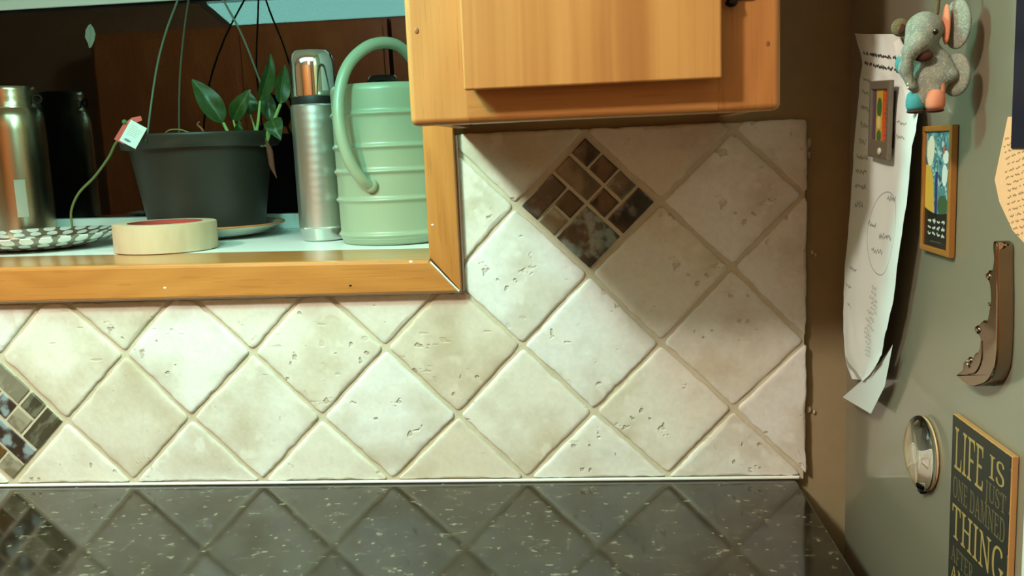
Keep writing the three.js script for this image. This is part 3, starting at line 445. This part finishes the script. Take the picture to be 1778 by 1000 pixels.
// ---------------------------------------------------------------- things on the refrigerator side (its face looks toward -x; z runs along it)
const onFridge = (o, z, y, d = 0) => { o.position.set(FX - d, y, z); o.rotation.y = -Math.PI / 2; return o; };   // local x -> world z, local z -> away from the steel
const ink = (c, x, y, w, r, amp = 3) => { c.beginPath(); c.moveTo(x, y); for (let i = 1; i <= w / 4; i++) c.lineTo(x + i * 4, y + (r() - .5) * amp * 2); c.stroke(); };
{ // long crumpled note
  const o = thing('paper_note', 'long crumpled white paper with faint handwriting held on the fridge side', 'paper');
  const Lf = [[.0797, .4459], [.0989, .4229], [.1022, .3927], [.0955, .3472], [.0864, .3054], [.0714, .2561], [.0670, .2226], [.0585, .1877], [.0645, .1435], [.088, .1280]], Rt = [[.1869, .4324], [.2251, .4026], [.2522, .3675], [.2535, .3400], [.2523, .3130], [.2344, .2594], [.2170, .2159], [.1976, .1837], [.185, .166], [.150, .1420]];
  const cl = new THREE.CatmullRomCurve3(Lf.map(([z, y]) => new THREE.Vector3(0, y, z))), cr = new THREE.CatmullRomCurve3(Rt.map(([z, y]) => new THREE.Vector3(0, y, z)));
  const nu = 28, nv = 64, pos = [], uv = [], idx = [];
  const dep = (s, t) => .0095 + .0045 * sstep(.35, 1, s) * sstep(.1, .4, t) + .0045 * Math.sin(s * 3.4 + .5) * (1 - .5 * t) + .0035 * (vn(s * 3 + 2, t * 6, 99, 99, 31) - .5) + .0018 * (vn(s * 9, t * 16, 99, 99, 33) - .5) + .004 * Math.max(0, s - .62) * 2.2 * (.4 + t) - .004 * sstep(.25, 0, t);
  for (let j = 0; j <= nv; j++) { const t = j / nv, a = cl.getPoint(t), b = cr.getPoint(t); for (let i = 0; i <= nu; i++) { const s = i / nu, jag = (i === 0 || i === nu) ? (n1(j * .7, 44 + i) - .5) * .002 : 0; pos.push(FX - dep(s, t), a.y + (b.y - a.y) * s, a.z + (b.z - a.z) * s + jag); uv.push(s, 1 - t); } }
  for (let j = 0; j < nv; j++) for (let i = 0; i < nu; i++) { const a = j * (nu + 1) + i; idx.push(a, a + nu + 1, a + nu + 2, a, a + nu + 2, a + 1); }
  const g = new THREE.BufferGeometry(); g.setAttribute('position', new THREE.Float32BufferAttribute(pos, 3)); g.setAttribute('uv', new THREE.Float32BufferAttribute(uv, 2)); g.setIndex(idx); g.computeVertexNormals();
  const tex = canvasTexture(512, 1024, (c, w, h) => { c.fillStyle = '#e6eae6'; c.fillRect(0, 0, w, h); const r = rng(70); c.lineCap = 'round';
    c.strokeStyle = '#3f3b36'; c.lineWidth = 7; for (const [y, segs] of [[88, [[70, 40], [130, 30], [180, 60], [250, 110], [380, 60]]], [126, [[70, 60], [150, 24], [190, 120], [320, 40], [380, 70]]]]) for (const [x, l] of segs) ink(c, x, y, l, r, 5);
    c.strokeStyle = 'rgba(95,92,92,.7)'; c.lineWidth = 3; for (let k = 0; k < 9; k++) { const y = 180 + k * 38; ink(c, 40 + r() * 20, y, 90 + r() * 40, r, 6); if (k > 1 && k < 4) ink(c, 380, y + 8, 70, r, 5); }
    for (const [x, y, l] of [[210, 520, 60], [300, 538, 120], [250, 570, 90], [330, 470, 80], [60, 640, 80], [40, 700, 60], [70, 760, 40]]) ink(c, x, y, l, r, 6);
    c.strokeStyle = 'rgba(110,108,105,.55)'; c.lineWidth = 2.5; c.beginPath(); c.ellipse(330, 540, 120, 82, 0, 0, 7); c.stroke(); for (let k = 0; k < 16; k++) ink(c, 270 + r() * 40, 660 + k * 15, 40 + r() * 60, r, 6);
    c.save(); c.translate(20, 905); c.rotate(.42); c.fillStyle = 'rgba(150,148,140,.75)'; c.fillRect(0, 0, 300, 34); c.restore(); });
  const pm = std({ map: tex, roughness: .85, side: THREE.DoubleSide }), pb = std({ color: 0xdcdfda, roughness: .85, side: THREE.DoubleSide });
  part('sheet', g, pm, o);
  // folded-up bottom corner
  const q = [[.185, .1665, .0135], [.2065, .1866, .0105], [.1835, .1459, .009], [.1516, .1125, .0105], [.0715, .1055, .0135], [.146, .142, .0165]];
  const fp = [], fi = []; const C = q.reduce((a, p) => [a[0] + p[0] / 6, a[1] + p[1] / 6, a[2] + p[2] / 6], [0, 0, 0]); fp.push(FX - C[2] - .002, C[1], C[0]); q.forEach((p) => fp.push(FX - p[2], p[1], p[0])); for (let i = 0; i < 6; i++) fi.push(0, 1 + i, 1 + (i + 1) % 6);
  const fg = new THREE.BufferGeometry(); fg.setAttribute('position', new THREE.Float32BufferAttribute(fp, 3)); fg.setIndex(fi); fg.computeVertexNormals(); part('folded_corner', fg, pb, o);
  // turned-over strip along the upper edge
  const e = []; const ei = []; for (let j = 0; j <= 14; j++) { const t = .015 + j / 14 * .2, b = cr.getPoint(t), d = dep(1, t), wd = .013 * Math.sin(Math.PI * (j / 14)) + .001; e.push(FX - d - .0012, b.y, b.z, FX - d - .005, b.y - .003, b.z - wd); if (j) { const a = j * 2; ei.push(a - 2, a - 1, a + 1, a - 2, a + 1, a); } }
  const eg = new THREE.BufferGeometry(); eg.setAttribute('position', new THREE.Float32BufferAttribute(e, 3)); eg.setIndex(ei); eg.computeVertexNormals(); part('folded_edge', eg, pb, o);
}
{ // small picture magnet on the paper
  const o = thing('picture_magnet', 'small rectangular picture magnet in orange and yellow pinning the paper', 'magnet'); onFridge(o, .1905, .3665, .0165); o.rotation.z = 0; o.rotateZ(-.05);
  const w = .051, h = .061; const fr = extrude([[-w / 2, -h / 2], [w / 2, -h / 2], [w / 2, h / 2], [-w / 2, h / 2]], .004, .0012, [[[-w / 2 + .006, -h / 2 + .014], [-w / 2 + .006, h / 2 - .007], [w / 2 - .006, h / 2 - .007], [w / 2 - .006, -h / 2 + .014]]]);
  part('frame', fr, std({ color: 0x6a6152, roughness: .5 }), o, 'grey-brown frame');
  const tex = canvasTexture(160, 200, (c, W, H) => { c.fillStyle = '#c9a63e'; c.fillRect(0, 0, W, H); c.fillStyle = '#57485a'; c.fillRect(0, 0, 40, H); c.fillStyle = '#d8572c'; c.fillRect(100, 0, 60, H); c.fillStyle = '#3d6b34'; c.beginPath(); c.ellipse(70, 70, 24, 34, 0, 0, 7); c.ellipse(72, 168, 22, 22, 0, 0, 7); c.fill(); c.fillStyle = '#e6cf7a'; c.beginPath(); c.ellipse(66, 120, 20, 22, 0, 0, 7); c.fill(); c.fillStyle = '#8a2f1c'; const r = rng(12); for (let k = 0; k < 12; k++) c.fillRect(118 + r() * 16, 12 + k * 15, 10 + r() * 10, 5); });
  part('picture', box(-w / 2 + .004, w / 2 - .004, -h / 2 + .010, h / 2 - .005, .0006, .0022), std({ map: tex, roughness: .4 }), o);
  part('charm', ball([.008, -.0245, .0045], [.004, .003, .0014], 12), std({ color: 0xc9c2b0, roughness: .4 }), o);
  part('magnet_strip', box(-.018, .018, -.022, .022, -.0035, .0004), M.steelDark, o);
}
{ // framed painting magnet
  const o = thing('painting_magnet', 'wood-framed magnet with a small blue and yellow painting above a black caption', 'magnet'); onFridge(o, .2745, .3139, .0004);
  const w = .056, h = .091; part('frame', extrude([[-w / 2, -h / 2], [w / 2, -h / 2], [w / 2, h / 2], [-w / 2, h / 2]], .005, .0009, [[[-w / 2 + .0042, -h / 2 + .0042], [-w / 2 + .0042, h / 2 - .0042], [w / 2 - .0042, h / 2 - .0042], [w / 2 - .0042, -h / 2 + .0042]]]), std({ color: 0x9a6428, roughness: .45 }), o, 'thin brown wooden frame');
  const tex = canvasTexture(240, 400, (c, W, H) => {
    c.fillStyle = '#4f7d86'; c.fillRect(0, 0, W, H); const r = rng(91); const cols = ['#7fa6aa', '#3b626f', '#a8c2be', '#5c8d8a', '#31505f', '#8fb3a2'];
    for (let k = 0; k < 240; k++) { c.fillStyle = cols[Math.floor(r() * 6)]; c.beginPath(); c.ellipse(r() * W, r() * 270, 4 + r() * 14, 3 + r() * 8, r() * 3, 0, 7); c.fill(); }
    c.fillStyle = '#d3a542'; c.beginPath(); c.moveTo(0, 120); c.quadraticCurveTo(60, 100, 84, 190); c.lineTo(96, 290); c.lineTo(0, 290); c.fill(); c.fillStyle = '#e2d6bd'; c.beginPath(); c.ellipse(50, 70, 34, 52, .2, 0, 7); c.fill(); c.fillStyle = '#33336e'; c.fillRect(98, 140, 22, 140); c.fillStyle = '#3c5a3a'; c.beginPath(); c.ellipse(170, 250, 46, 34, 0, 0, 7); c.fill(); c.fillStyle = '#d9dcd6'; c.beginPath(); c.ellipse(190, 90, 26, 22, 0, 0, 7); c.ellipse(182, 150, 24, 36, 0, 0, 7); c.fill(); c.fillStyle = '#b65a3a'; c.beginPath(); c.ellipse(170, 66, 10, 14, 0, 0, 7); c.fill();
    c.fillStyle = '#1c1d1a'; c.beginPath(); c.moveTo(0, 262); c.quadraticCurveTo(110, 296, W, 268); c.lineTo(W, H); c.lineTo(0, H); c.fill(); c.strokeStyle = '#cfcfc0'; c.lineWidth = 6; for (let k = 0; k < 3; k++) for (let i = 0; i < 4; i++) ink(c, 40 + i * 42, 306 + k * 22, 30, r, 5); c.strokeStyle = '#55554c'; c.lineWidth = 3; ink(c, 60, 376, 110, r, 3); });
  part('picture', box(-w / 2 + .003, w / 2 - .003, -h / 2 + .003, h / 2 - .003, .0008, .003), std({ map: tex, roughness: .3 }), o);
}
{ // crescent moon magnet
  const o = thing('moon_magnet', 'polished bronze crescent moon with a face in profile stuck on the fridge side', 'magnet'); onFridge(o, -.005, -.001, .0002);
  const pts = [[.3903, .2897], [.3955, .2872], [.3968, .2740], [.3988, .2580], [.4000, .2400], [.4000, .2243], [.3980, .2130], [.3902, .2033], [.3704, .1945], [.3523, .1925], [.3397, .1943], [.3500, .2005], [.3512, .2055], [.356, .2088], [.3583, .2063], [.3615, .2055], [.3632, .2105], [.366, .2118], [.3687, .2157], [.3742, .2187], [.3762, .2263], [.3700, .2322], [.3789, .2391], [.3845, .2392], [.3868, .2445], [.3890, .2537], [.3870, .2622], [.3825, .2668], [.3845, .2712], [.3893, .2715], [.3912, .2790], [.3895, .2850]];
  const br = std({ color: 0xa08a78, metalness: 1, roughness: .07 }); const cv = new THREE.CatmullRomCurve3(pts.map((p) => new THREE.Vector3(p[0], p[1], 0)), true, 'catmullrom', .35).getPoints(160).slice(0, -1).map((p) => [p.x, p.y]);
  part('body', extrude(cv, .0098, .0013), br, o);
  part('eye', ball([.3880, .2508, .0097], [.0018, .0012, .0008], 12), br, o); part('lip', ball([.3625, .2098, .0093], [.003, .0022, .0016], 14), br, o); part('nose', ball([.3728, .2318, .0088], [.0042, .003, .0026], 14), br, o); part('brow', ball([.3855, .2675, .0091], [.0036, .0026, .002], 14), br, o);
  part('cheek_line', tube([[.379, .226, .0098], [.3795, .214, .0099], [.372, .2045, .0099], [.36, .2, .0098]], .0006, 24, 6), br, o);
}
{ // quote magnet
  const o = thing('quote_magnet', 'black magnet plaque lettered in gold about life, with a tan board edge', 'magnet'); const w = .0905, h = .122; onFridge(o, .3632, .1617 - h / 2, .0003);
  part('board', box(-w / 2, w / 2, -h / 2, h / 2, 0, .0040, .0006), std({ color: 0xb98850, roughness: .7 }), o, 'tan fibreboard edge');
  const tex = canvasTexture(720, 980, (c, W, H) => {
    c.fillStyle = '#26241d'; c.fillRect(0, 0, W, H); c.strokeStyle = '#3d372a'; c.lineWidth = 6;
    const put = (s, x, y, tw, th, col, font = 'bold 200px serif') => { c.save(); c.font = font; c.textBaseline = 'alphabetic'; const m = c.measureText(s), ha = 200 * .70; c.translate(x, y + th); c.scale(tw / m.width, th / ha); c.fillStyle = col; c.fillText(s, 0, 0); c.restore(); };
    const g = '#a98a4e', d = '#6d5c38';
    put('LIFE', 34, 60, 390, 232, g, '200px serif'); put('IS', 480, 66, 190, 120, g, '200px serif'); put('JUST', 448, 214, 240, 96, d, '200px serif');
    put('ONE DAMNED', 30, 342, 660, 120, d, '200px serif'); put('THING', 30, 506, 660, 190, g, '200px serif'); put('AFTER', 34, 744, 300, 96, d, '200px serif'); put('ANOTHER', 34, 866, 650, 84, g, '200px serif');
  });
  part('face', box(-w / 2 + .0006, w / 2 - .0006, -h / 2 + .0006, h / 2 - .0006, .0037, .0045), std({ map: tex, roughness: .5 }), o, 'black face with gold lettering');
}
{ // round glass-domed magnet
  const o = thing('round_magnet', 'round magnet of pale wood grain under a clear glass dome below the paper', 'magnet'); onFridge(o, .2575, .1125, .0003);
  const wd = texture(128, 128, (u, v) => { const f = fbm(u, v, 4, 30, 888, 3), s = .5 + .5 * Math.sin((u * 5 + f * 2) * 6.28); return mix3([240, 206, 156], [200, 154, 104], s * .5 + f * .4); });
  part('wood_disc', lathe([[.0001, 0], [.027, 0], [.028, .0008], [.028, .0022], [.0001, .0022]], 48).rotateX(Math.PI / 2), std({ map: wd, color: 0xffffff, roughness: .45 }), o, 'pale wood-grain disc');
  const dg = lathe([[.0001, .0023], [.0282, .0023], [.0288, .0034], [.0284, .0052], [.0262, .0078], [.021, .0102], [.012, .0118], [.0001, .0122]], 56).rotateX(Math.PI / 2);
  part('glass_dome', dg, phys({ color: 0xffffff, transmission: 1, thickness: .008, ior: 1.5, roughness: .02 }), o, 'clear glass dome');
  part('foot', box(-.003, .004, -.0315, -.0275, 0, .005, .001), M.steelDark, o);
}
{ // navy card over a peach tag, white note below
  const a = thing('peach_tag', 'peach paper tag with brown handwriting beneath the navy card', 'paper'); onFridge(a, 0, 0, .0003);
  const pts = [[.3775, .362], [.3625, .3242], [.3701, .3111], [.3895, .2952], [.4045, .2893], [.425, .291], [.445, .300], [.46, .325], [.455, .362]];
  const g = extrude(pts, .0007); const P = g.attributes.position, uv = []; for (let i = 0; i < P.count; i++) uv.push((P.getX(i) - .36) / .1, (P.getY(i) - .287) / .078); g.setAttribute('uv', new THREE.Float32BufferAttribute(uv, 2));
  part('tag_sheet', g, std({ map: canvasTexture(512, 400, (c, W, H) => { c.fillStyle = '#efb184'; c.fillRect(0, 0, W, H); const r = rng(33); c.strokeStyle = '#8a5636'; c.lineWidth = 3; c.save(); c.translate(256, 200); c.rotate(-.2); c.translate(-256, -200); for (let k = 0; k < 16; k++) { let x = 90 + r() * 20; while (x < 430) { const l = 14 + r() * 26; ink(c, x, 50 + k * 20, l, r, 3.5); x += l + 9; } } c.restore(); c.fillStyle = '#f7d3b4'; for (let k = 0; k < 40; k++) c.fillRect(r() * W, r() * H, 4, 4); }), roughness: .8 }), a);
  const n = thing('navy_card', 'dark navy card stuck over the peach tag on the fridge side', 'card'); onFridge(n, .4295, .402, .0014);
  part('card', box(-.0435, .0435, -.0585, .0585, 0, .0009), std({ map: canvasTexture(256, 320, (c, W, H) => { c.fillStyle = '#15182a'; c.fillRect(0, 0, W, H); const r = rng(61); c.strokeStyle = '#5b6480'; c.lineWidth = 2; for (let k = 0; k < 16; k++) { const x = r() * W, y = r() * H; c.beginPath(); c.moveTo(x, y); c.lineTo(x + 8, y - 12); c.stroke(); } c.fillStyle = '#d9c9a0'; c.fillRect(40, 128, 60, 40); }), roughness: .35 }), n);
  const wn = thing('white_note', 'white note with blue-green specks beside the quote plaque', 'paper'); onFridge(wn, .4595, .1, .0003);
  part('note_sheet', box(-.0405, .0405, -.075, .058, 0, .0008), std({ map: canvasTexture(256, 400, (c, W, H) => { c.fillStyle = '#dddcd0'; c.fillRect(0, 0, W, H); const r = rng(19); c.fillStyle = '#3f6f70'; for (let k = 0; k < 46; k++) { c.beginPath(); c.ellipse(r() * W, r() * H, 3 + r() * 9, 3 + r() * 7, r() * 3, 0, 7); c.fill(); } }), roughness: .8 }), wn);
}
{ // patchwork elephant hanging on a cord
  const o = thing('elephant_ornament', 'grey and teal patchwork elephant ornament hanging from a cord', 'ornament'); o.position.set(.4445, .4022, .335); o.rotation.y = -.42;
  const sd = (p, a, b, ra, rb) => { const ab = [b[0] - a[0], b[1] - a[1], b[2] - a[2]], ap = [p[0] - a[0], p[1] - a[1], p[2] - a[2]], t = clamp((ap[0] * ab[0] + ap[1] * ab[1] + ap[2] * ab[2]) / (ab[0] ** 2 + ab[1] ** 2 + ab[2] ** 2 + 1e-12)); return Math.hypot(ap[0] - ab[0] * t, ap[1] - ab[1] * t, ap[2] - ab[2] * t) - (ra + (rb - ra) * t); };
  const smin = (a, b, k) => { const h = clamp(.5 + .5 * (b - a) / k); return b + (a - b) * h - k * h * (1 - h); };
  const bones = [[[-.004, .017, .002], [-.006, .010, .007], .0115, .0092], [[-.006, .008, .013], [-.011, .003, .015], .006, .0042], [[-.011, .003, .015], [-.0135, -.007, .014], .0042, .0034], [[-.0135, -.007, .014], [-.0095, -.018, .012], .0034, .0030], [[-.001, .002, -.001], [.002, -.012, -.001], .0080, .0095], [[-.004, -.012, .002], [-.0065, -.027, .005], .0062, .0058], [[.004, -.012, .002], [.0035, -.026, .003], .006, .0055], [[-.008, 0, 0], [-.0165, -.004, .001], .005, .0042], [[.006, -.002, 0], [.0125, -.012, .003], .0055, .0045]];
  const N = 44, S = .042, mc = new MarchingCubes(N, new THREE.MeshBasicMaterial(), false, false, 60000); mc.isolation = 0;
  for (let k = 0; k < N; k++) for (let j = 0; j < N; j++) for (let i = 0; i < N; i++) { const p = [(i / N * 2 - 1) * S, (j / N * 2 - 1) * S, (k / N * 2 - 1) * S]; let d = 1; for (const [a, b, ra, rb] of bones) d = smin(d, sd(p, a, b, ra, rb), .004); mc.field[k * N * N + j * N + i] = -d; }
  mc.update(); const n = mc.count, pa = new Float32Array(n * 3); for (let i = 0; i < n * 3; i++) pa[i] = mc.positionArray[i] * S;
  let g = new THREE.BufferGeometry(); g.setAttribute('position', new THREE.BufferAttribute(pa, 3)); g = mergeVertices(g, 1e-5); g.computeVertexNormals();
  const patch = texture(256, 256, (u, v) => { const f = fbm(u, v, 90, 90, 700, 2), b = fbm(u, v, 9, 9, 705, 2); let c = mix3([152, 151, 134], [116, 128, 119], b); if (f > .62) c = mix3(c, [186, 184, 166], .6); return c; });
  planarUV(g, 'y', .05, .05); const gm = std({ map: patch, roughness: .9, bumpMap: patch, bumpScale: .0006 }); part('body', g, gm, o, 'speckled grey felt body with trunk');
  const pink = std({ color: 0xd98a68, roughness: .9 }), teal = std({ color: 0x3f8f92, roughness: .85 }), br = std({ color: 0x4a2418, roughness: .9 });
  const ear = part('ear', planarUV(ball([0, 0, 0], [.0115, .0155, .0030], 24).rotateY(-.75).translate(.0145, .0195, -.004), 'y', .05, .05), gm, o); part('ear_lining', ball([0, 0, 0], [.0034, .0125, .0016], 20).rotateY(-.75).translate(.0085, .0195, .0005), pink, ear, 'pink ear lining');
  const ear2 = part('ear', planarUV(ball([0, 0, 0], [.0062, .0058, .003], 20).rotateY(.5).translate(-.0185, .0205, -.003), 'y', .05, .05), std({ map: patch, color: 0xcdb58c, roughness: .9 }), o); part('ear_lining', ball([-.0185, .0195, -.0008], [.0036, .0034, .0012], 14), br, ear2);
  const flap = part('back_flap', planarUV(ball([0, 0, 0], [.0110, .0135, .0042], 24).rotateY(-.6).translate(.0145, -.0120, -.003), 'y', .05, .05), gm, o); part('flap_lining', ball([0, 0, 0], [.0026, .0115, .0022], 18).rotateZ(.1).translate(.0066, -.0155, .0052), pink, flap, 'pink lining');
  for (const [x, m] of [[-.0075, teal], [.0035, pink]]) { const l = part('cuff', lathe([[.0001, .0055], [.003, .0052], [.0054, .003], [.0062, -.001], [.0062, -.005], [.005, -.0078], [.0001, -.0085]], 24).translate(x, -.0255, .005), m, o); part('sole', ball([x, -.0338, .005], [.0058, .0014, .0058], 16), br, l); }
  part('sleeve', ball([-.0168, -.003, .0015], [.0042, .0062, .0046], 16), teal, o); part('mouth', ball([-.0035, .0005, .0115], [.006, .0038, .003], 16), br, o);
  for (const [x, y, z] of [[.0035, .0145, .0118], [-.0085, .0115, .0148]]) { const e = part('eye', ball([x, y, z], [.0017, .0019, .0012], 12), std({ color: 0x14110e, roughness: .2 }), o); part('eye_glint', ball([x - .0005, y + .0008, z + .001], .0005, 8), M.white, e); }
  for (let k = 0; k < 9; k++) { const t = k / 8; part('trunk_bead', ball([-.0135 - .0022 + Math.sin(t * 2) * .0025 + t * .002, .001 - t * .020, .0165 - t * .002], .00085, 8), std({ color: 0xd8d4c2, roughness: .6 }), o); }
  part('hanging_cord', tube([[.003, .026, .002], [.0035, .034, .001], [.004, .045, -.002], [.006, .062, -.009]], .0014, 30, 8), std({ map: patch, color: 0xb59a74, roughness: 1 }), o); part('cord_hook', tube([[.006, .060, -.009], [.012, .063, -.014], [.02, .064, -.022]], .0012, 14, 8), M.steelDark, o);
}

renderer.render(scene, camera);
